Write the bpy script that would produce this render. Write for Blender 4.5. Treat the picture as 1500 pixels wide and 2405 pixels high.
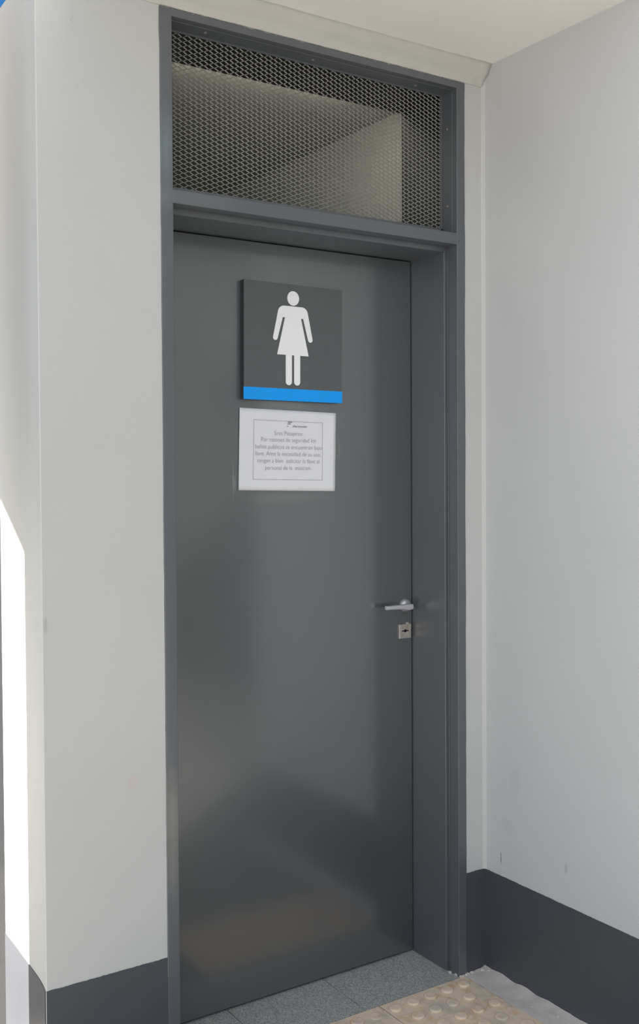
import bpy, bmesh, math, random
from mathutils import Vector, Matrix, Euler, noise
random.seed(7)
for o in list(bpy.data.objects): bpy.data.objects.remove(o)
SC = bpy.context.scene; COL = SC.collection

# ------------------------------------------------------------------ camera
yaw, pitch, roll, F = -0.576, -0.0225, -0.006, 2466.66
fw = Vector((math.sin(-yaw)*math.cos(pitch), math.cos(yaw)*math.cos(pitch), math.sin(pitch)))
rt = fw.cross(Vector((0, 0, 1))).normalized(); up = rt.cross(fw)
r2 = rt*math.cos(roll) + up*math.sin(roll); u2 = up*math.cos(roll) - rt*math.sin(roll)
cam = bpy.data.cameras.new('camera'); co = bpy.data.objects.new('camera', cam); COL.objects.link(co)
m = Matrix((r2, u2, -fw)).transposed().to_4x4(); m.translation = Vector((-1.0017, -2.1533, 1.3777)); co.matrix_world = m
cam.sensor_fit = 'VERTICAL'; cam.sensor_height = 36.0; cam.sensor_width = 36.0*1500/2405
cam.lens = F/2405*36.0; cam.shift_x = 17.66/2405; cam.shift_y = -43.27/2405
cam.clip_start = 0.05; cam.clip_end = 400
SC.camera = co

# ------------------------------------------------------------------ world, sun, exposure
SUN_AZ, SUN_EL = math.radians(50), math.atan(.62*math.cos(math.radians(50)))     # azimuth from +Y towards -X
sun_dir = Vector((-math.sin(SUN_AZ)*math.cos(SUN_EL), math.cos(SUN_AZ)*math.cos(SUN_EL), math.sin(SUN_EL)))
FILL_CLOUD = (1.10, 1.19, 1.29, 1)
w = bpy.data.worlds.new('sky'); SC.world = w; w.use_nodes = True
nt = w.node_tree; bg = nt.nodes['Background']
# clear deep-blue sky behind the building, bright broken cloud added over the unseen open side as fill, pale haze at the horizon
def wn(t, **kw):
    x = nt.nodes.new(t)
    for a, b in kw.items(): setattr(x, a, b)
    return x
def lk_(a, b): nt.links.new(a, b)
tcw = wn('ShaderNodeTexCoord'); sp_ = wn('ShaderNodeSeparateXYZ'); lk_(tcw.outputs['Generated'], sp_.inputs[0])
def mr(v, a, b):
    x = wn('ShaderNodeMapRange'); x.clamp = True; x.interpolation_type = 'SMOOTHSTEP'; lk_(v, x.inputs['Value']); x.inputs['From Min'].default_value = a; x.inputs['From Max'].default_value = b; return x.outputs[0]
def mx(f, a, b):
    x = wn('ShaderNodeMix', data_type='RGBA'); lk_(f, x.inputs['Factor'])
    for s_, v in ((x.inputs[6], a), (x.inputs[7], b)):
        if isinstance(v, tuple): s_.default_value = v
        else: lk_(v, s_)
    return x.outputs[2]
nz_w = wn('ShaderNodeTexNoise'); lk_(tcw.outputs['Generated'], nz_w.inputs['Vector']); nz_w.inputs['Scale'].default_value = 2.6; nz_w.inputs['Detail'].default_value = 5
dt = wn('ShaderNodeVectorMath', operation='DOT_PRODUCT'); lk_(tcw.outputs['Generated'], dt.inputs[0]); dt.inputs[1].default_value = (-.30, -.33, 0)
ad = wn('ShaderNodeMath', operation='ADD'); lk_(dt.outputs['Value'], ad.inputs[0]); lk_(nz_w.outputs['Fac'], ad.inputs[1])
blue = mx(mr(sp_.outputs['Z'], .0, .9), (.055, .26, .60, 1), (.03, .13, .42, 1))
hazy = mx(mr(sp_.outputs['Z'], .22, .0), blue, (.50, .58, .66, 1))
sky_with_fill = mx(mr(ad.outputs[0], .38, .62), hazy, FILL_CLOUD)
lk_(sky_with_fill, bg.inputs[0]); bg.inputs[1].default_value = 0.85
sl = bpy.data.lights.new('sun', 'SUN'); sl.energy = 24.0; sl.angle = math.radians(.53); sl.color = (1, .95, .88)
so = bpy.data.objects.new('sun', sl); COL.objects.link(so); so.rotation_euler = sun_dir.to_track_quat('Z', 'Y').to_euler()
so.location = sun_dir*30
vs = SC.view_settings; SC.display_settings.display_device = 'sRGB'
vs.view_transform = 'Standard'; vs.look = 'None'; vs.gamma = 1; vs.use_curve_mapping = False
vs.exposure = 0.30

# ------------------------------------------------------------------ helpers
def srgb(r, g, b):
    f = lambda c: (c/255/12.92) if c/255 <= .04045 else ((c/255+.055)/1.055)**2.4
    return (f(r), f(g), f(b), 1)

class NT:
    """small node-building helper"""
    def __init__(s, name):
        s.m = bpy.data.materials.new(name); s.m.use_nodes = True; s.t = s.m.node_tree
        s.b = s.t.nodes['Principled BSDF']; s.tc = s.t.nodes.new('ShaderNodeTexCoord')
        s.g = s.t.nodes.new('ShaderNodeNewGeometry')
    def n(s, typ, **kw):
        x = s.t.nodes.new(typ)
        for k, v in kw.items(): setattr(x, k, v)
        return x
    def inp(s, sock, v):
        if hasattr(v, 'bl_idname') or isinstance(v, bpy.types.NodeSocket): s.t.links.new(v, sock)
        else: sock.default_value = v
    def math(s, op, a, b=0.0, clamp=False):
        x = s.n('ShaderNodeMath', operation=op, use_clamp=clamp); s.inp(x.inputs[0], a); s.inp(x.inputs[1], b); return x.outputs[0]
    def noise(s, scale, detail=3, rough=.55, vec=None, dist=0.0):
        x = s.n('ShaderNodeTexNoise'); s.t.links.new(vec or s.g.outputs['Position'], x.inputs['Vector'])
        x.inputs['Scale'].default_value = scale; x.inputs['Detail'].default_value = detail
        x.inputs['Roughness'].default_value = rough; x.inputs['Distortion'].default_value = dist; return x.outputs['Fac']
    def scaled(s, sx, sy, sz):
        x = s.n('ShaderNodeMapping'); s.t.links.new(s.g.outputs['Position'], x.inputs['Vector']); x.inputs['Scale'].default_value = (sx, sy, sz); return x.outputs[0]
    def ramp(s, v, lo, hi):
        x = s.n('ShaderNodeMapRange'); s.inp(x.inputs['Value'], v); x.inputs['From Min'].default_value = lo; x.inputs['From Max'].default_value = hi
        x.clamp = True; return x.outputs[0]
    def mix(s, f, a, b):
        x = s.n('ShaderNodeMix', data_type='RGBA'); s.inp(x.inputs['Factor'], f); s.inp(x.inputs[6], a); s.inp(x.inputs[7], b); return x.outputs[2]
    def blob(s, c, size, wob=.35, ns=120, soft=.35):
        """irregular spot around a world point: 1 inside, 0 outside"""
        v = s.n('ShaderNodeVectorMath', operation='SUBTRACT'); s.t.links.new(s.g.outputs['Position'], v.inputs[0]); v.inputs[1].default_value = c
        d = s.n('ShaderNodeVectorMath', operation='DIVIDE'); s.t.links.new(v.outputs[0], d.inputs[0]); d.inputs[1].default_value = size
        l = s.n('ShaderNodeVectorMath', operation='LENGTH'); s.t.links.new(d.outputs[0], l.inputs[0])
        n = s.math('MULTIPLY', s.math('SUBTRACT', s.noise(ns, 3), .5), wob*3)
        return s.math('SUBTRACT', 1.0, s.ramp(s.math('ADD', l.outputs['Value'], n), max(0, 1-soft), 1+soft))
    def bump(s, h, strength=.2, dist=.002):
        x = s.n('ShaderNodeBump'); s.inp(x.inputs['Height'], h); x.inputs['Strength'].default_value = strength; x.inputs['Distance'].default_value = dist
        s.t.links.new(x.outputs[0], s.b.inputs['Normal'])
    def fin(s, col, rough=.5, ior=1.45, metal=0.0, spec=.5):
        s.inp(s.b.inputs['Base Color'], col); s.inp(s.b.inputs['Roughness'], rough); s.b.inputs['IOR'].default_value = ior
        s.b.inputs['Metallic'].default_value = metal; s.b.inputs['Specular IOR Level'].default_value = spec; return s.m

def obj(name, bm, mat, parent=None, smooth=False, bevel=0, seg=2):
    bmesh.ops.recalc_face_normals(bm, faces=bm.faces)
    me = bpy.data.meshes.new(name); bm.to_mesh(me); bm.free(); me.materials.append(mat)
    o = bpy.data.objects.new(name, me); COL.objects.link(o)
    if parent is not None: o.parent = parent
    if smooth:
        for p in me.polygons: p.use_smooth = True
    if bevel:
        b = o.modifiers.new('bevel', 'BEVEL'); b.width = bevel; b.segments = seg; b.limit_method = 'ANGLE'; b.angle_limit = math.radians(35)
        for p in me.polygons: p.use_smooth = True
        wn = o.modifiers.new('wn', 'WEIGHTED_NORMAL'); wn.keep_sharp = True
    return o
def empty(name, loc=(0, 0, 0)):
    o = bpy.data.objects.new(name, None); COL.objects.link(o); o.location = loc; o.empty_display_size = .05; return o
def tag(o, label=None, cat=None, group=None, kind=None):
    if label: o['label'] = label
    if cat: o['category'] = cat
    if group: o['group'] = group
    if kind: o['kind'] = kind
    return o
def box(bm, x0, x1, y0, y1, z0, z1):
    v = [bm.verts.new(p) for p in ((x0,y0,z0),(x1,y0,z0),(x1,y1,z0),(x0,y1,z0),(x0,y0,z1),(x1,y0,z1),(x1,y1,z1),(x0,y1,z1))]
    for f in ((0,3,2,1),(4,5,6,7),(0,1,5,4),(1,2,6,5),(2,3,7,6),(3,0,4,7)): bm.faces.new([v[i] for i in f])
    return v
def prism(bm, poly, axis, a, b):
    """extrude a 2-D polygon along axis from a to b ('x': poly is (y,z), 'y': (x,z), 'z': (x,y))"""
    def P(p, t): return {'x': (t, p[0], p[1]), 'y': (p[0], t, p[1]), 'z': (p[0], p[1], t)}[axis]
    A = [bm.verts.new(P(p, a)) for p in poly]; B = [bm.verts.new(P(p, b)) for p in poly]
    n = len(poly); bm.faces.new(A); bm.faces.new(B[::-1])
    for i in range(n): bm.faces.new((A[i], A[(i+1) % n], B[(i+1) % n], B[i]))
def lathe(bm, prof, c, axis='y', n=32):
    """prof: (radius, offset along axis)"""
    rings = []
    for r, t in prof:
        ring = []
        for i in range(n):
            a = 2*math.pi*i/n; p = (r*math.cos(a), r*math.sin(a))
            q = {'y': (c[0]+p[0], c[1]+t, c[2]+p[1]), 'z': (c[0]+p[0], c[1]+p[1], c[2]+t), 'x': (c[0]+t, c[1]+p[0], c[2]+p[1])}[axis]
            ring.append(bm.verts.new(q))
        rings.append(ring)
    for a, b in zip(rings, rings[1:]):
        for i in range(n): bm.faces.new((a[i], a[(i+1) % n], b[(i+1) % n], b[i]))
    bm.faces.new(rings[0]); bm.faces.new(rings[-1][::-1])

# ------------------------------------------------------------------ measured plan (metres; frame face at y=0, floor z=0)
W, H, WJ = .8896, 2.4088, .030
XR = .8618                      # inner side of the right jamb
ZT1, ZT0, ZH = 2.0081, 1.9773, 2.3917
D = .1884                       # door leaf face
XW = .957                       # right wall
HC = 2.464                      # ceiling
HS = .2770                      # skirting height
TH = .335                       # wall thickness
YE = -.88                       # front end of the right wall

# ------------------------------------------------------------------ materials
def plaster(name, col, marks=(), b=.22, dents=()):
    k = NT(name)
    big = k.noise(1.6, 3); c2 = tuple(x*.95 for x in col[:3])+(1,)
    c = k.mix(k.ramp(big, .35, .7), col, c2)
    fine = k.noise(60, 4); c = k.mix(k.math('MULTIPLY', k.ramp(fine, .62, .8), .10), c, tuple(x*.75 for x in col[:3])+(1,))
    for ctr, size, mc, f in marks:
        c = k.mix(k.math('MULTIPLY', k.blob(ctr, size), f), c, mc)
    h = k.math('ADD', k.math('MULTIPLY', k.noise(14, 4, .6), .8), k.math('MULTIPLY', k.noise(150, 3), .10))
    h = k.math('ADD', h, k.math('MULTIPLY', k.noise(1.0, 3, .5, k.scaled(90, 90, 3)), .12))
    for ctr, size in dents: h = k.math('ADD', h, k.math('MULTIPLY', k.blob(ctr, size, .5, 90, .4), .8))
    k.bump(h, b, .004); k.fin(c, .55, 1.45, 0, .35); return k.m
WALL = (.535, .533, .518, 1)
dark = (.09, .08, .07, 1)
m_wall = plaster('painted_plaster', WALL, [
    ((-.0798, 0, .687), (.012, .05, .014), (.62, .42, .39, 1), .35),
    ((-.273, 0, 1.053), (.004, .05, .016), (.3, .3, .29, 1), .35),
    ((.005, 0, 2.25), (.004, .05, .02), (.30, .29, .27, 1), .5)], dents=[((-.2108, 0, 2.3375), (.012, .05, .006)), ((-.205, 0, 2.329), (.003, .05, .005)), ((-.19, 0, 2.20), (.02, .05, .01))])
m_side = plaster('painted_plaster_side', (.555, .557, .555, 1), [
    ((XW, -.0648, .3252), (.05, .0013, .017), dark, .8),
    ((XW, -.30, .37), (.05, .006, .012), (.33, .33, .33, 1), .45),
    ((XW, -.12, .55), (.05, .02, .03), (.45, .45, .44, 1), .3),
    ((XW, -.09, .42), (.05, .02, .02), (.45, .45, .44, 1), .3)])
m_ceil = plaster('ceiling_paint', (.86, .84, .81, 1), b=.10)
m_band = plaster('roughly_painted_cement_band', (.535, .525, .495, 1), [
    ((.925, -.02, 2.418), (.012, .05, .012), (.40, .39, .37, 1), .25), ((.94, -.03, 2.45), (.01, .05, .008), (.45, .42, .38, 1), .25)], b=.5)

def skirt():
    k = NT('dark_skirting_paint'); c = k.mix(k.ramp(k.noise(9, 4), .3, .75), (.060, .064, .075, 1), (.068, .071, .081, 1))
    c = k.mix(k.math('MULTIPLY', k.ramp(k.noise(55, 3), .68, .78), .35), c, (.12, .12, .12, 1))
    k.bump(k.math('ADD', k.noise(25, 4), k.math('MULTIPLY', k.noise(200, 2), .2)), .12, .003); return k.fin(c, .42, 1.5)
m_skirt = skirt()

def enamel(name, scuffs_glints=(), base=(.056, .060, .066, 1), rough=.20, ior=1.75):
    k = NT(name); c = k.mix(k.ramp(k.noise(5, 3), .3, .7), base, tuple(x*.92 for x in base[:3])+(1,))
    r = k.math('ADD', rough-.03, k.math('MULTIPLY', k.noise(8, 4), .06))
    for ctr, size, mc, f, ns in scuffs_glints:
        mk = k.math('MULTIPLY', k.blob(ctr, size, .25, ns, .8), f); c = k.mix(mk, c, mc); r = k.math('ADD', r, k.math('MULTIPLY', mk, .06))
    k.bump(k.math('ADD', k.noise(90, 3), k.math('MULTIPLY', k.noise(4, 2), .6)), .02, .001)
    return k.fin(c, r, ior)
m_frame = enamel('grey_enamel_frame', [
    ((.014, 0, 2.10), (.013, .05, .06), (.13, .17, .19, 1), .8, 60),  # this and the next: pale gloss reflections painted on the left jamb
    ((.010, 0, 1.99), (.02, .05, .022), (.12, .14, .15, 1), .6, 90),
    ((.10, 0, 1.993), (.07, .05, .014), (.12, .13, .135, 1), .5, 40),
    ((.014, 0, .60), (.014, .05, .07), (.24, .22, .18, 1), .65, 50),  # this and the next: warm gloss reflections painted on the left jamb
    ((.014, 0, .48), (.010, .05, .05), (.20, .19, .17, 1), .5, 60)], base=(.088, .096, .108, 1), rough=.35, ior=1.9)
m_leaf = enamel('grey_enamel_leaf', [
    ((.425, D, 1.552), (.045, .05, .012), (.16, .16, .16, 1), .45, 160),
    ((.478, D, 1.545), (.030, .05, .008), (.14, .14, .14, 1), .4, 160),
    ((.44, D, 1.305), (.085, .05, .010), (.13, .13, .13, 1), .45, 200),
    ((.2815, D, 1.352), (.0012, .05, .030), (.22, .22, .22, 1), .8, 60),
    ((.2865, D, 1.343), (.0012, .05, .016), (.22, .22, .22, 1), .8, 60),
    ((.608, D, 1.433), (.0012, .05, .020), (.16, .16, .16, 1), .7, 60)], base=(.034, .041, .047, 1), rough=.40, ior=2.2)
m_leaf.node_tree.nodes['Principled BSDF'].inputs['Coat Weight'].default_value = 1
m_leaf.node_tree.nodes['Principled BSDF'].inputs['Coat Roughness'].default_value = .16
m_leaf.node_tree.nodes['Principled BSDF'].inputs['Coat IOR'].default_value = 1.9

def simple(name, col, rough=.5, ior=1.45, metal=0.0, spec=.5, var=.06, ns=30, b=.04):
    k = NT(name); c = k.mix(k.ramp(k.noise(ns, 3), .3, .7), col, tuple(x*(1-var) for x in col[:3])+(1,))
    k.bump(k.noise(ns*6, 3), b, .001); return k.fin(c, rough, ior, metal, spec)
m_mesh = simple('painted_expanded_metal', (.25, .245, .225, 1), .5)
m_gap = simple('shadow_gap_rubber', (.012, .012, .013, 1), .8)
m_fan_shade = simple('fanlight_shade_black', (.022, .022, .021, 1), .7)  # near-black tone standing in for unlit reveals
m_sign = simple('sign_panel_charcoal', (.105, .112, .114, 1), .45)
m_signedge = simple('sign_edge_charcoal', (.035, .040, .043, 1), .5)
m_white = simple('white_vinyl', (.90, .90, .90, 1), .35, var=.02)
m_blue = simple('blue_vinyl', (.0, .34, .95, 1), .4, var=.02)
m_paper = simple('printer_paper', (.78, .775, .80, 1), .7, var=.04, ns=10, b=.08)
m_ink = simple('faded_ink', (.36, .36, .365, 1), .8)
m_ink2 = simple('logo_ink', (.20, .20, .21, 1), .8)
m_alu = simple('satin_aluminium', (.80, .80, .82, 1), .38, metal=.75, b=.02)
m_alu2 = simple('polished_rosette', (.55, .56, .57, 1), .28, metal=.6, b=.02)
m_lock = simple('worn_nickel_plate', (.74, .67, .59, 1), .3, metal=.7, var=.3, ns=90)
m_black = simple('keyhole_black', (.004, .004, .004, 1), .9)
m_screw = simple('painted_screw_head', (.16, .16, .165, 1), .35)

def granite():
    k = NT('grey_granitic_tile'); v = k.n('ShaderNodeTexVoronoi'); k.t.links.new(k.g.outputs['Position'], v.inputs['Vector']); v.inputs['Scale'].default_value = 380
    sp = k.n('ShaderNodeSeparateColor'); k.t.links.new(v.outputs['Color'], sp.inputs[0])
    c = k.mix(k.ramp(sp.outputs[0], .2, .8), (.24, .245, .235, 1), (.44, .445, .42, 1))
    c = k.mix(k.ramp(k.noise(420, 2), .60, .72), c, (.10, .105, .105, 1))
    v2 = k.n('ShaderNodeTexVoronoi'); k.t.links.new(k.g.outputs['Position'], v2.inputs['Vector']); v2.inputs['Scale'].default_value = 170
    s2 = k.n('ShaderNodeSeparateColor'); k.t.links.new(v2.outputs['Color'], s2.inputs[0])
    c = k.mix(k.math('MULTIPLY', k.math('GREATER_THAN', s2.outputs[1], .88), k.math('LESS_THAN', v2.outputs['Distance'], .3)), c, (.50, .50, .47, 1))
    k.bump(k.noise(300, 2), .1, .001); return k.fin(c, .5)
m_gran = granite()
def yellow():
    k = NT('worn_cream_tactile_concrete')
    c = k.mix(k.ramp(k.noise(14, 5, .6), .35, .68), (.76, .61, .45, 1), (.70, .56, .45, 1))
    c = k.mix(k.math('MULTIPLY', k.ramp(k.noise(26, 4, .6, None, 1.0), .50, .68), .75), c, (.60, .38, .20, 1))
    c = k.mix(k.math('MULTIPLY', k.ramp(k.noise(12, 5, .65), .48, .66), .7), c, (.44, .41, .38, 1))
    c = k.mix(k.ramp(k.noise(130, 2), .73, .77), c, (.10, .08, .06, 1))
    k.bump(k.noise(180, 3), .15, .001); return k.fin(c, .55)
m_yel = yellow()
def cement(name, a, b_, ns=8):
    k = NT(name); c = k.mix(k.ramp(k.noise(ns, 5, .6), .3, .7), a, b_)
    c = k.mix(k.ramp(k.noise(160, 2), .70, .76), c, tuple(min(1, x*1.8) for x in a[:3])+(1,))
    c = k.mix(k.ramp(k.noise(210, 2), .72, .77), c, (.08, .075, .07, 1))
    k.bump(k.math('ADD', k.noise(40, 5), k.noise(240, 3)), .3, .002); return k.fin(c, .8)
m_cem = cement('cement_fillet', (.62, .56, .53, 1), (.50, .46, .44, 1), 22)
m_pave = cement('platform_concrete', (.36, .345, .32, 1), (.30, .29, .27, 1), 2)
m_reflection_patch = cement('dark_patch_floor', (.17, .17, .165, 1), (.13, .13, .13, 1), 4)
m_ballast = cement('dark_asphalt', (.026, .026, .026, 1), (.020, .020, .020, 1), 3)
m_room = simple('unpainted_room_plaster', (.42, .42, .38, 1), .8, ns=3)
m_conc = cement('precast_concrete', (.42, .41, .39, 1), (.36, .35, .33, 1), 2)
m_backdrop = simple('backdrop_green', (.040, .046, .044, 1), .8, var=.5, ns=4)
m_frost = simple('fill_diffuser', (.8, .8, .8, 1), .5)

# ------------------------------------------------------------------ the setting: ground, walls, ceiling
def S(name, bm, mat, label=None, **kw): return tag(obj(name, bm, mat, **kw), label, kind='structure')
bm = bmesh.new(); box(bm, -.45, 3.5, -1.7, -.005, -.25, -.0038); box(bm, .96, 3.5, -6, -1.7, -.25, -.0038)
S('floor_reflection_patch', bm, m_reflection_patch, 'dark floor patch added to subdue the reflection in the door')  # dark floor added to subdue what the door mirrors
bm = bmesh.new(); box(bm, -9, 9, -12, -.005, -.25, -.0045); S('floor', bm, m_pave, 'shaded concrete platform paving in front of the doorway')
bm = bmesh.new(); box(bm, -.9, 1.3, -.005, .40, -.25, -.0045); S('floor_doorway', bm, m_pave)
bm = bmesh.new(); box(bm, -9, -.62, -.005, 4.5, -.25, -.0042); S('floor_bounce', bm, m_pave)  # pale ground added out of view to bounce sun onto the wall end
bm = bmesh.new(); box(bm, -40, 40, .40, 60, -.30, -.02); S('floor_trackside', bm, m_ballast, 'dark asphalt ground behind the end of the wall')
bm = bmesh.new(); box(bm, -60, 60, -60, -12.0, -1.2, -1.0); S('floor_distant', bm, m_pave)

def wobble_line(x0, x1, z, n, amp, sc, seed):
    return [(x0+(x1-x0)*i/n, z+amp*noise.noise(Vector((i*sc, seed, 0)))) for i in range(n+1)]

# back wall (left pier with a slightly rounded end, right strip, lintel) as one mesh
bm = bmesh.new()
pier = [(0, 0), (-.2790, 0), (-.2806, .0015), (-.2808, .004), (-.2770, .03), (-.2745, .06), (-.2725, .10), (-.2708, .15), (-.2692, .21), (-.2680, .27), (-.2673, .331), (-.2660, .3345), (-.263, TH), (-.06, TH), (-.06, .235), (0, .235)]
prism(bm, pier, 'z', -.01, 2.445)
prism(bm, [(W, 0), (W, .235), (XW+.15, .235), (XW+.15, .0), (XW, .0)], 'z', -.01, 2.445)
box(bm, 0, W, 0, .235, H, 2.445)
S('wall_back', bm, m_wall, 'pale grey plastered wall around the doorway, turning a corner at its left end')
bm = bmesh.new(); box(bm, XW, XW+.15, YE, 0, -.01, HC+.01)
S('wall_right', bm, m_side, 'pale grey plastered side wall to the right of the doorway', bevel=.004)
# small plaster fillet in the inner corner
bm = bmesh.new(); prism(bm, [(XW+.001, .001), (XW-.0085, .0006), (XW-.004, -.0022), (XW-.0006, -.008), (XW+.001, -.009)], 'z', HS, 2.43)
S('trim_1', bm, m_wall, smooth=False)
# sloping cement band between frame head and ceiling
bm = bmesh.new(); n = 90; rows = []
prof = [(0.0005, H+.001), (-.0030, H+.004), (-.0045, H+.010), (-.0065, H+.018), (-.0140, H+.024), (-.0215, H+.030), (-.0265, H+.038), (-.0320, H+.047), (-.038, HC+.004), (.03, HC+.004)]
for j, (y, z) in enumerate(prof):
    row = []
    for i in range(n+1):
        x = -.272+(XW+.272)*i/n; q = noise.noise(Vector((x*5, j*.9, 1)))*.0030+noise.noise(Vector((x*22, j*1.1, 4)))*.0016
        e = 0 if j in (0, len(prof)-1) else 1
        row.append(bm.verts.new((x, y-abs(q)*e, z+q*e)))
    rows.append(row)
for a, b_ in zip(rows, rows[1:]):
    for i in range(n): bm.faces.new((a[i], a[i+1], b_[i+1], b_[i]))
bm.faces.new([r[0] for r in rows]); bm.faces.new([r[-1] for r in rows][::-1])
bm.faces.new([rows[0][i] for i in range(n+1)] + [rows[-1][i] for i in range(n, -1, -1)])
S('trim_2', bm, m_band, 'roughly painted cement band between the frame head and the ceiling', smooth=True)
# ceiling slab
bm = bmesh.new(); box(bm, -.20, 1.15, -.62, .30, HC, HC+.16)
S('ceiling', bm, m_ceil, 'flat off-white ceiling above the doorway')

# skirting bands: painted dark, with a hand-cut upper edge
def band(pts, normal_axis, name, label):
    """pts: list of (x,y,ztop) along the wall; plate 2 mm proud"""
    bm = bmesh.new(); dx, dy = normal_axis; T = .0016
    A = [bm.verts.new((x+dx*T, y+dy*T, -.006)) for x, y, z in pts]; B = [bm.verts.new((x+dx*T, y+dy*T, z)) for x, y, z in pts]
    C_ = [bm.verts.new((x-dx*.001, y-dy*.001, z)) for x, y, z in pts]
    for i in range(len(pts)-1):
        bm.faces.new((A[i], A[i+1], B[i+1], B[i])); bm.faces.new((B[i], B[i+1], C_[i+1], C_[i]))
    return tag(obj(name, bm, m_skirt), label, kind='structure')
wz = lambda t, s, a=.0012: HS+a*noise.noise(Vector((t*38, s, 0)))+a*.7*noise.noise(Vector((t*130, s, 5)))
N = 120
band([(-.2808+(.2808+.0)*i/N, 0, wz(i/N*.28, 1)) for i in range(N+1)], (0, -1), 'baseboard_back', 'dark grey painted band at the foot of the wall left of the door')
band([(W+(XW-W)*i/20, 0, wz(i/20*.07, 2)) for i in range(21)], (0, -1), 'baseboard_corner', 'dark painted band between the door frame and the right corner')
band([(XW, YE*i/240, wz(i/240*.9, 3)) for i in range(241)], (-1, 0), 'baseboard_right', 'dark grey painted band at the foot of the right wall')
side = pier[3:12]
band([(x, y, HS+.0006*math.sin(i)) for i, (x, y) in enumerate(side)], (-1, 0), 'baseboard_left', 'dark painted band on the sunlit end of the wall')

# added out of frame to shade the wall end: post and passage roof
bm = bmesh.new(); box(bm, -.66, -.45, .08, .293, -.02, 2.5); S('shade_post', bm, m_side, 'unseen square post added to shade the wall end')
bm = bmesh.new(); box(bm, -2.85, -.40, .42, 2.262, 2.5, 2.62); box(bm, -.66, -.40, .08, .42, 2.5, 2.62); S('shade_roof', bm, m_ceil)
# added dark mass beyond the right wall, out of view, toning the door's gloss
bm = bmesh.new(); bmesh.ops.create_grid(bm, x_segments=90, y_segments=30, size=1)
hv = []
for v in bm.verts:
    u, t = v.co.x, (v.co.y+1)/2*1.25
    z = min(t, 1)*3.6; xx = 1.4+max(0, t-1)*3.2
    v.co = (xx, -5.6+4.5*u, z-.02)
    v.co += Vector((noise.noise(v.co*2.2)*.16+noise.noise(v.co*8)*.06, 0, noise.noise(v.co*3+Vector((9, 0, 0)))*.10 if z > .1 else 0))
hg = obj('reflection_backdrop', bm, m_backdrop, smooth=True); tag(hg, 'dark leafy mass added out of view for the reflection in the door', 'reflection_backdrop')
# room behind
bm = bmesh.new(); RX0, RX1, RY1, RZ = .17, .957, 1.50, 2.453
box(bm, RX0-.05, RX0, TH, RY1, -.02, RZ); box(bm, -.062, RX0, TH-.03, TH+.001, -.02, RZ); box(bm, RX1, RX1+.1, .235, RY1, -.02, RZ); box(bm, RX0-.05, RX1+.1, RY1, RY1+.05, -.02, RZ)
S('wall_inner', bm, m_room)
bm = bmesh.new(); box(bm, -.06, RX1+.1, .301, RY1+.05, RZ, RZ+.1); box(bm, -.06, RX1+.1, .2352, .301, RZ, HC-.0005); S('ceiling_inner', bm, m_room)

# ------------------------------------------------------------------ threshold tiles
bm = bmesh.new(); xs = [-.0435, .2545, .5500, .8485, 1.10]
edges = [.0305, .2545, .5485, XR+.003]
for a, b_ in zip(edges, edges[1:]):
    box(bm, a+.001, b_-.001, -.0035, D+.045, -.03, 0)
tag(obj('trim_3', bm, m_gran, bevel=.0008), 'speckled grey granitic threshold tiles in front of the door', kind='structure')

# ------------------------------------------------------------------ tactile tiles
def tactile(name, x0, label, worn=None):
    t = empty(name, (x0, -.154, 0)); tag(t, label, 'tile', 'tactile paving tiles in front of the door')
    bm = bmesh.new(); box(bm, .001, .289, -.1500, .1475, -.03, .0005); s_ = obj('tile_slab', bm, m_yel, t, bevel=.001)
    for r in range(5):
        for c in range(5):
            x = (.0255 if r % 2 == 0 else .0535)+.057*c-.003*(r % 2); y = .1125-.0600*r
            if x > .275: continue
            h = .0052 if (worn != (r, c)) else .0016
            R = .0175; bm = bmesh.new()
            lathe(bm, [(R, -.001), (R-.0004, h*.55), (R-.0018, h*.85), (R-.0042, h), (.001, h)], (x, y, .0004), 'z', 28)
            st = obj('stud', bm, m_yel, t, smooth=True)
            for p_ in st.data.polygons:
                if p_.normal.z > .95: p_.use_smooth = False
    return t
tactile('tactile_tile', .5895, 'cream studded tactile tile touching the foot of the right door jamb')
tactile('tactile_tile.001', .2985, 'cream studded tactile tile in front of the grey threshold, left of the joint', worn=(0, 4))
# cement fill between tile and right wall, ragged against the skirting
bm = bmesh.new(); n = 60; g = []
for i in range(n+1):
    y = -.002+(-.9)*i/n; row = []
    for j in range(9):
        x = .8755+.003*noise.noise(Vector((y*30, 1, 0)))+(XW+.004-.8755)*j/8
        up_ = (j/8)**3*(.009+.006*noise.noise(Vector((y*22, 3, 0))))+.0018*noise.noise(Vector((x*45, y*45, 0)))
        row.append(bm.verts.new((x, y, .0008+.0006*(j > 0)+max(0, up_))))
    g.append(row)
for a, b_ in zip(g, g[1:]):
    for j in range(8): bm.faces.new((a[j], a[j+1], b_[j+1], b_[j]))
tag(obj('trim_4', bm, m_cem, smooth=True), 'rough grey cement strip between the tactile tile and the right wall', kind='structure')
# crumbs of mortar at the jamb foot
bm = bmesh.new()
for (x, y, s) in ((.861, .010, .005), (.866, -.004, .0045), (.872, -.006, .004), (.885, -.005, .005), (.893, -.003, .005), (.857, .030, .005), (.905, -.004, .006), (.94, -.012, .010), (.948, -.03, .009), (.945, -.10, .006), (.95, -.16, .006)):
    r = bmesh.ops.create_icosphere(bm, subdivisions=2, radius=s, matrix=Matrix.Translation((x, y, .001)))
    for v in r['verts']:
        v.co += Vector((noise.noise(v.co*300), noise.noise(v.co*300+Vector((5, 0, 0))), noise.noise(v.co*300+Vector((0, 7, 0)))))*s*.5
        v.co.z = .001+(v.co.z-.001)*.7
tag(obj('mortar_crumbs', bm, m_cem), 'crumbs of mortar along the foot of the right door jamb', 'mortar', kind='stuff')

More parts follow.
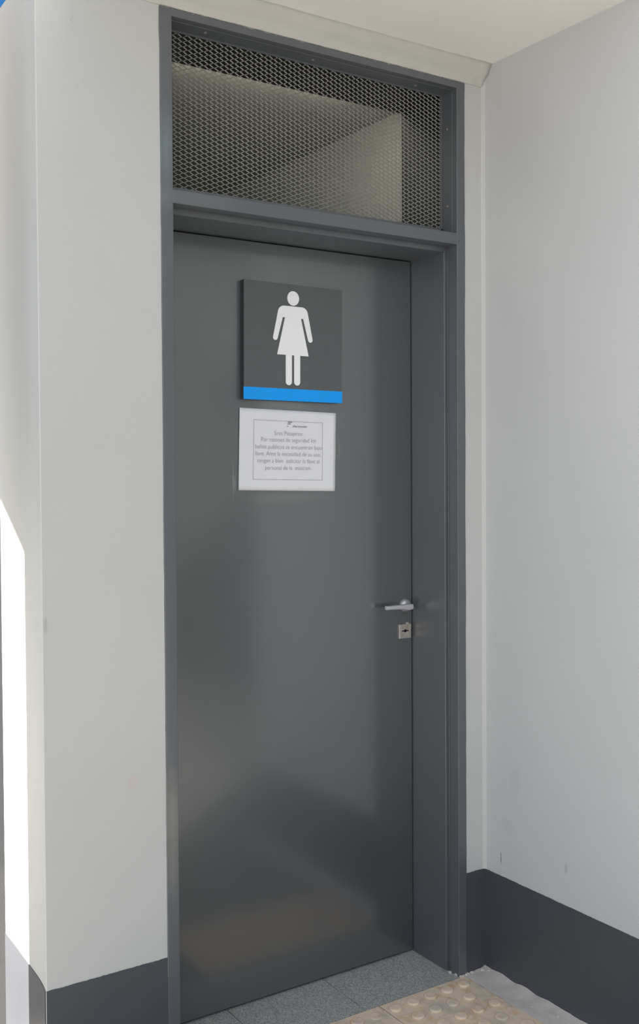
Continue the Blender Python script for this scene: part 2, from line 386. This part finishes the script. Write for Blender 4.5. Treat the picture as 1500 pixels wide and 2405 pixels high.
# ------------------------------------------------------------------ door frame with leaf
door = empty('door_1', (0, 0, 0)); tag(door, 'dark grey steel door and frame with a mesh fanlight above', kind='structure')
G0, G1 = .033, .045            # groove in the reveal
def jamb_poly(s):               # plan section of a jamb, s=+1 left (solid towards -x), mirrored for the right
    o = 0 if s > 0 else W; a = lambda x: o+s*x
    wi = WJ if s > 0 else W-XR
    return [(a(0), -.0025), (a(wi), -.0025), (a(wi), G0), (a(wi-.006), G0+.0015), (a(wi-.006), G1-.0015), (a(wi+.0055), G1), (a(wi+.0055), D+.002), (a(wi+.0055), D+.045), (a(wi-.0), D+.045), (a(0), D+.045)]
TB = .22
for s in (1, -1):
    o = 0 if s > 0 else W; wi = WJ if s > 0 else W-XR; N = 150
    # front member, full height, with a slightly uneven painted outer edge
    bm = bmesh.new(); prev = None
    for i in range(N+1):
        z = -.003+(H+.001)*i/N; e = -s*(.0010*noise.noise(Vector((i*.35, 3+s, 0)))+.0012*noise.noise(Vector((i*.07, 8+s, 0))))
        ring = [bm.verts.new(p) for p in ((o+e, -.0025, z), (o+s*wi, -.0025, z), (o+s*wi, G0, z), (o+e, G0, z))]
        if prev:
            for k in range(4): bm.faces.new((prev[k], prev[(k+1) % 4], ring[(k+1) % 4], ring[k]))
        else: bm.faces.new(ring)
        prev = ring
    bm.faces.new(prev[::-1])
    prism(bm, [(o, G0-.002), (o+s*(wi-.001), G0-.002), (o+s*(wi-.006), G0+.0015), (o+s*(wi-.006), G1-.0015), (o+s*(wi+.0055), G1), (o+s*(wi+.0055), D+.045), (o, D+.045)], 'z', -.003, ZT0+.005)
    prism(bm, [(o, G0-.002), (o+s*wi, G0-.002), (o+s*wi, D+.045), (o, D+.045)], 'z', ZT0+.005, H-.002)
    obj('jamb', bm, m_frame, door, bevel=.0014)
# head rail with a ragged painted upper edge
bm = bmesh.new(); n = 160
top = [(0+W*i/n, H+.0012*noise.noise(Vector((i*.9, 2, 0)))+.0016*noise.noise(Vector((i*.23, 9, 0)))) for i in range(n+1)]
prism(bm, [(W, ZH), (0, ZH)]+top, 'y', -.0027, .03)
box(bm, .001, W-.001, .03, D+.045, ZH, H-.001)
obj('head_rail', bm, m_frame, door)
# transom bar with rebate underneath
bm = bmesh.new()
prism(bm, [(-.0025, ZT1), (-.0025, ZT0), (G0, ZT0), (G0+.0015, ZT0+.006), (G1-.0015, ZT0+.006), (G1, ZT0-.0125), (D+.045, ZT0-.0125), (D+.045, ZT1)], 'x', WJ-.001, XR+.001)
obj('transom_bar', bm, m_frame, door, bevel=.0014)
# near-black plates putting the fanlight opening's shade into colour, behind the mesh
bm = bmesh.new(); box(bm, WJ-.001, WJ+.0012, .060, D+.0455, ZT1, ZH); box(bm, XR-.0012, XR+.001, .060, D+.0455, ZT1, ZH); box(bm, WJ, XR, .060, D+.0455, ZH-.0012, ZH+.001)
obj('fanlight_shade', bm, m_fan_shade, door)
# leaf
bm = bmesh.new(); box(bm, WJ+.0075, XR-.0055-.0025, D, D+.042, .006, ZT0-.0155)
leaf = obj('leaf', bm, m_leaf, door, bevel=.001)
bm = bmesh.new(); box(bm, WJ-.002, XR+.002, D+.012, D+.030, ZT0-.0165, ZT0-.0120); box(bm, XR-.009, XR-.004, D+.012, D+.03, 0, ZT0-.013); box(bm, WJ+.004, WJ+.0085, D+.012, D+.03, 0, ZT0-.013); box(bm, WJ, XR, D+.01, D+.035, 0, .007)
obj('rubber_seal', bm, m_gap, door)
# handle: domed rosette, neck and lever
hx, hz = .8290, .9940
hd = empty('handle', (hx, D, hz)); hd.parent = door; hd['label'] = 'silver lever handle'
bm = bmesh.new(); lathe(bm, [(.0185, 0), (.0185, -.003), (.0170, -.0075), (.0135, -.0115), (.008, -.0135), (.001, -.014)], (0, 0, 0), 'y', 40)
obj('rosette', bm, m_alu2, hd, smooth=True)
bm = bmesh.new(); lathe(bm, [(.0085, -.008), (.0065, -.014), (.0060, -.028), (.002, -.030)], (-.005, 0, -.001), 'y', 28)
obj('neck', bm, m_alu, hd, smooth=True)
bm = bmesh.new()
prof = [(.0035, -.0085, .0068), (-.002, -.0095, .0072), (-.012, -.0105, .0076), (-.020, -.0088, .0076), (-.036, -.0062, .0074), (-.065, -.0048, .0072), (-.0885, -.0040, .0072)]
rows = []
for x, z0, z1 in prof:
    cx, t = x, .0075
    yc = -.030-.03*max(0, -x-.02)*.6
    c = (z0+z1)/2; hh = (z1-z0)/2; ring = []
    for k in range(16):
        a = 2*math.pi*k/16; ca, sa = math.cos(a), math.sin(a); p = 4
        rr = (abs(ca)**p+abs(sa)**p)**(-1/p); ring.append(bm.verts.new((cx, yc+t*.85*ca*rr, c+hh*sa*rr)))
    rows.append(ring)
for a, b_ in zip(rows, rows[1:]):
    for k in range(16): bm.faces.new((a[k], a[(k+1) % 16], b_[(k+1) % 16], b_[k]))
bm.faces.new(rows[0]); bm.faces.new(rows[-1][::-1])
obj('lever', bm, m_alu, hd, bevel=.0008)
# lock escutcheon
lk = empty('lock', (.828, D, .922)); lk.parent = door; lk['label'] = 'worn metal lock plate with a keyhole'
bm = bmesh.new(); prism(bm, [(-.0215, -.0205), (.0205, -.0205), (.0215, .0185), (.0145, .0195), (.0125, .0235), (.0055, .0235), (.0030, .0190), (-.0215, .0190)], 'y', 0, -.0042)
obj('plate', bm, m_lock, lk, bevel=.0012)
bm = bmesh.new()
for a in ((-.0218, -.0188, -.0185, .0170), (-.0218, .0195, -.0210, -.0182)): box(bm, a[0], a[1], -.0062, -.004, a[2], a[3])
obj('rim', bm, m_alu2, lk, bevel=.0008)
bm = bmesh.new()
poly = [(-.0120, -.0016), (-.0045, -.0016)]+[(.0045*math.cos(a), .0045*math.sin(a)) for a in [math.pi+.35+i*(math.pi-.7)/6 for i in range(7)]]+[(.0055, -.0016), (.0115, -.0016), (.0115, .0016), (.0045, .0016)]+[(.0045*math.cos(a), .0045*math.sin(a)) for a in [.35+i*(math.pi-.7)/6 for i in range(7)]]+[(-.0120, .0016)]
prism(bm, poly, 'y', -.0046, -.0030); obj('keyhole', bm, m_black, lk)

# ------------------------------------------------------------------ fanlight grille: expanded metal in an angle-iron frame
gr = empty('mesh_grille', (.446, .055, ZT1)); tag(gr, 'expanded metal mesh grille in the fanlight above the door', 'grille')
GX, GY, GZ = .446, .055, ZT1
def L(bm): bmesh.ops.translate(bm, verts=bm.verts, vec=(-GX, -GY, -GZ)); return bm
bm = bmesh.new(); PX, PZ = .0272, .01075; x0, x1, z0, z1 = WJ+.001, XR-.001, ZT1+.004, ZH-.002
wd, kn, y0_ = .00085, .0030, .0578
def strand(p, q):
    d = (Vector(q)-Vector(p)); n_ = Vector((-d.y, d.x)).normalized()*wd
    v = [(p[0]+n_.x, p[1]+n_.y), (q[0]+n_.x, q[1]+n_.y), (q[0]-n_.x, q[1]-n_.y), (p[0]-n_.x, p[1]-n_.y)]
    for ya, yb in ((y0_-.0006, y0_+.0010),):
        A = [bm.verts.new((x, ya+(.0008 if i in (0, 1) else -.0004), z)) for i, (x, z) in enumerate(v)]; B = [bm.verts.new((x, yb+(.0008 if i in (0, 1) else -.0004), z)) for i, (x, z) in enumerate(v)]
        bm.faces.new(A); bm.faces.new(B[::-1])
        for i in range(4): bm.faces.new((A[i], A[(i+1) % 4], B[(i+1) % 4], B[i]))
nx, nz = int((x1-x0)/(PX/2)), int((z1-z0)/(PZ/2))
for i in range(nx+1):
    for j in range(nz+1):
        if (i+j) % 2: continue
        x, z = x0+i*PX/2, z0+j*PZ/2
        strand((x-kn, z), (x+kn, z))
        if j < nz:
            if i < nx: strand((x+kn*.8, z+.0004), (x+PX/2-kn*.8, z+PZ/2-.0004))
            if i > 0: strand((x-kn*.8, z+.0004), (x-PX/2+kn*.8, z+PZ/2-.0004))
obj('expanded_mesh', L(bm), m_mesh, gr)
bm = bmesh.new()
a0, a1, T = .014, .0565, .0022
box(bm, WJ, XR, a0, a1, ZH-T, ZH); box(bm, WJ, WJ+T, a0, a1, ZT1, ZH-T); box(bm, XR-T, XR, a0, a1, ZT1, ZH-T)      # legs lying on the reveal
box(bm, WJ, XR, a1-.003, a1, ZH-.008, ZH-T); box(bm, WJ+T, WJ+.008, a1-.003, a1, ZT1, ZH-.008); box(bm, XR-.0085, XR-T, a1-.003, a1, ZT1, ZH-.008)
box(bm, WJ, XR, a1-.003, a1, ZT1, ZT1+.0215); box(bm, WJ, XR, a0, a1, ZT1, ZT1+T)
obj('angle_frame', L(bm), m_frame, gr, bevel=.0006)
for (x, y) in ((.131, .031), (.4285, .0325), (.7518, .035)):
    bm = bmesh.new(); lathe(bm, [(.0042, 0), (.0040, -.0016), (.0026, -.0032), (.0005, -.0038)], (x, y, ZH-T), 'z', 16); obj('screw', L(bm), m_screw, gr, smooth=True)
for z in (2.2916, 2.0854):
    for sx in (1, -1):
        bm = bmesh.new(); xx = XR-T if sx > 0 else WJ+T
        lathe(bm, [(.0042, 0), (.0040, -.0016*sx), (.0026, -.0032*sx), (.0005, -.0038*sx)], (xx, .0335, z), 'x', 16); obj('screw', L(bm), m_screw, gr, smooth=True)

# ------------------------------------------------------------------ restroom sign
PT = .0172
sg = empty('restroom_sign', (.4547, D-PT, 1.5576)); sg.rotation_euler = (0, math.radians(.45), 0)
tag(sg, 'square charcoal restroom sign with a white woman pictogram and a blue stripe', 'sign')
HWs = .1507
bm = bmesh.new(); box(bm, -HWs, HWs, 0, PT-.0002, 0, .3014); obj('panel', bm, m_signedge, sg, bevel=.0006)
bm = bmesh.new(); box(bm, -HWs+.0004, HWs-.0004, -.0006, .001, .031, .3010); obj('face_plate', bm, m_sign, sg)
bm = bmesh.new(); box(bm, -HWs-.0004, HWs+.0004, -.0010, .001, -.0004, .0310); obj('blue_stripe', bm, m_blue, sg)
def arc(cx, cz, r, a0, a1, n=10): return [(cx+r*math.cos(math.radians(a0+(a1-a0)*i/n)), cz+r*math.sin(math.radians(a0+(a1-a0)*i/n))) for i in range(n+1)]
cx = -.0045
def half():                                                       # right half outline from the neck to between the legs, x relative to the axis
    p = [(0, .2452), (.026, .2452)]
    p += arc(.027, .2262, .0190, 88, 18, 8)                        # shoulder
    p += arc(.0535, .1617, .0070, 10, -165, 12)                    # hand end
    p += [(.0312, .2152), (.0245, .2152)]                          # armpit notch
    p += [(.0482, .1184), (.0221, .1184)]                          # hem
    p += arc(.0128, .0496, .0093, 0, -180, 12)                     # foot
    p += [(.0035, .1184), (0, .1184)]
    return p
hp = half(); poly = [(cx+x, z) for x, z in hp]+[(cx-x, z) for x, z in hp[::-1][1:-1]]
cu = bpy.data.curves.new('pictogram', 'CURVE'); cu.dimensions = '2D'; cu.fill_mode = 'BOTH'; cu.extrude = .00045
for pts in (poly, [(cx+.0005+.0180*math.cos(a), .2660+.0188*math.sin(a)) for a in [2*math.pi*i/40 for i in range(40)]]):
    sp = cu.splines.new('POLY'); sp.points.add(len(pts)-1); sp.use_cyclic_u = True
    for q, p in zip(sp.points, pts): q.co = (p[0], p[1], 0, 1)
tmp = bpy.data.objects.new('tmp', cu); COL.objects.link(tmp); bpy.context.view_layer.update()
me = bpy.data.meshes.new_from_object(tmp.evaluated_get(bpy.context.evaluated_depsgraph_get())); bpy.data.objects.remove(tmp)
me.transform(Matrix.Translation((0, -.00085, 0)) @ Matrix.Rotation(math.radians(90), 4, 'X')); me.materials.clear(); me.materials.append(m_white)
pg = bpy.data.objects.new('pictogram', me); COL.objects.link(pg); pg.parent = sg

# ------------------------------------------------------------------ paper notice
pp = empty('paper_notice', (.3000, D-.0012, 1.5372)); pp.rotation_euler = (0, math.radians(1.35), 0)
tag(pp, 'white A4 paper notice with printed Spanish text taped on the door', 'notice')
bm = bmesh.new(); nx_, nz_ = 30, 20; g = []
for j in range(nz_+1):
    row = []
    for i in range(nx_+1):
        x = .2965*i/nx_; z = -.2100*j/nz_
        e = 0.0003*math.sin(j*.8)*max(0, (i/nx_-.85)/.15)
        row.append(bm.verts.new((x+e, -.0005-.0006*(1+noise.noise(Vector((x*9, z*14, 2)))), z)))
    g.append(row)
for a, b_ in zip(g, g[1:]):
    for i in range(nx_): bm.faces.new((a[i], a[i+1], b_[i+1], b_[i]))
sheet = obj('sheet', bm, m_paper, pp, smooth=True)
so_ = sheet.modifiers.new('thick', 'SOLIDIFY'); so_.thickness = .0002; so_.offset = 0
def to_local(x, z):
    dx, dz = x-.3000, z-1.5372; a = math.radians(1.35); return (dx*math.cos(a)-dz*math.sin(a), dx*math.sin(a)+dz*math.cos(a))
YT = -.0024
bm = bmesh.new(); c = [to_local(*p) for p in ((.3415, 1.5074), (.5516, 1.503), (.5497, 1.3504), (.3373, 1.3547))]; t = .00035
for a, b_ in zip(c, c[1:]+c[:1]):
    d = (Vector(b_)-Vector(a)).normalized()*t; n_ = Vector((-d.y, d.x))
    prism(bm, [(a[0]-d.x+n_.x, a[1]-d.y+n_.y), (b_[0]+d.x+n_.x, b_[1]+d.y+n_.y), (b_[0]+d.x-n_.x, b_[1]+d.y-n_.y), (a[0]-d.x-n_.x, a[1]-d.y-n_.y)], 'y', YT, YT+.0003)
obj('printed_border', bm, m_ink, pp)
dg = None
def text(name, s, p0, p1, size, mat, shear=0, off=0, lift=0):
    cu = bpy.data.curves.new(name, 'FONT'); cu.body = s; cu.size = size; cu.shear = shear; cu.offset = off; cu.align_x = 'LEFT'; cu.fill_mode = 'FRONT'
    o = bpy.data.objects.new(name, cu); COL.objects.link(o); bpy.context.view_layer.update()
    me = bpy.data.meshes.new_from_object(o.evaluated_get(bpy.context.evaluated_depsgraph_get()))
    bpy.data.objects.remove(o)
    a = Vector(to_local(*p0)); b_ = Vector(to_local(*p1)); xs_ = [v.co.x for v in me.vertices]; x0_, x1_ = min(xs_), max(xs_)
    d = (b_-a); sc = d.length/(x1_-x0_); d.normalize(); n_ = Vector((-d.y, d.x))
    for v in me.vertices:
        q = a+d*((v.co.x-x0_)*sc)+n_*(v.co.y+lift); v.co = (q.x, YT, q.y)
    me.materials.clear(); me.materials.append(mat)
    o = bpy.data.objects.new(name, me); COL.objects.link(o); o.parent = pp; return o
LINES = [('Sres Pasajeros:', (.4022, 1.4688), (.490, 1.4677)), ('Por razones de seguridad los', (.3623, 1.4523), (.5302, 1.4501)),
         ('ba\u00f1os publicos se encuentran bajo', (.3445, 1.4342), (.5484, 1.4311)), ('llave. Ante la necesidad de su uso,', (.3444, 1.4163), (.5457, 1.4128)),
         ('tengan a bien  solicitar la llave al', (.3503, 1.3983), (.5403, 1.3948)), ('personal de la  estacion.', (.3739, 1.3792), (.5153, 1.3774))]
for s, a, b_ in LINES: text('text_line', s, a, b_, .0158, m_ink, off=-.012*.0158)
text('logo_text', 'Ferrovias', (.4582, 1.4896), (.5026, 1.4897), .0075, m_ink2, shear=.35, off=.01*.0075)
bm = bmesh.new()
for (xa, xb, z, h) in ((.4435, .4557, 1.5018, .0022), (.4425, .4510, 1.4973, .0020), (.4412, .4428, 1.4905, .0030)):
    a = to_local(xa, z); b_ = to_local(xb, z); prism(bm, [(a[0], a[1]), (b_[0], b_[1]), (b_[0]+.0008, b_[1]+h), (a[0]+.0008, a[1]+h)], 'y', YT, YT+.0003)
obj('logo_mark', bm, m_ink2, pp)

# ------------------------------------------------------------------ hidden light added to brighten the room behind the mesh
lt = empty('room_fill_light', (.44, .262, RZ)); tag(lt, 'hidden light added inside the room, above the view through the mesh', 'fill_light')
bm = bmesh.new(); box(bm, -.36, .36, -.022, .028, -.016, -.0005); obj('fill_light_housing', bm, m_white, lt, bevel=.002)
bm = bmesh.new(); prism(bm, [(-.012, -.016), (.016, -.016), (.020, -.026), (.012, -.036), (-.004, -.036), (-.012, -.028)], 'x', -.34, .34)
k = NT('fill_light_glow'); k.b.inputs['Emission Color'].default_value = (1, .97, .86, 1); k.b.inputs['Emission Strength'].default_value = 19; k.fin((.8, .8, .78, 1), .4)
obj('fill_light_diffuser', bm, k.m, lt)
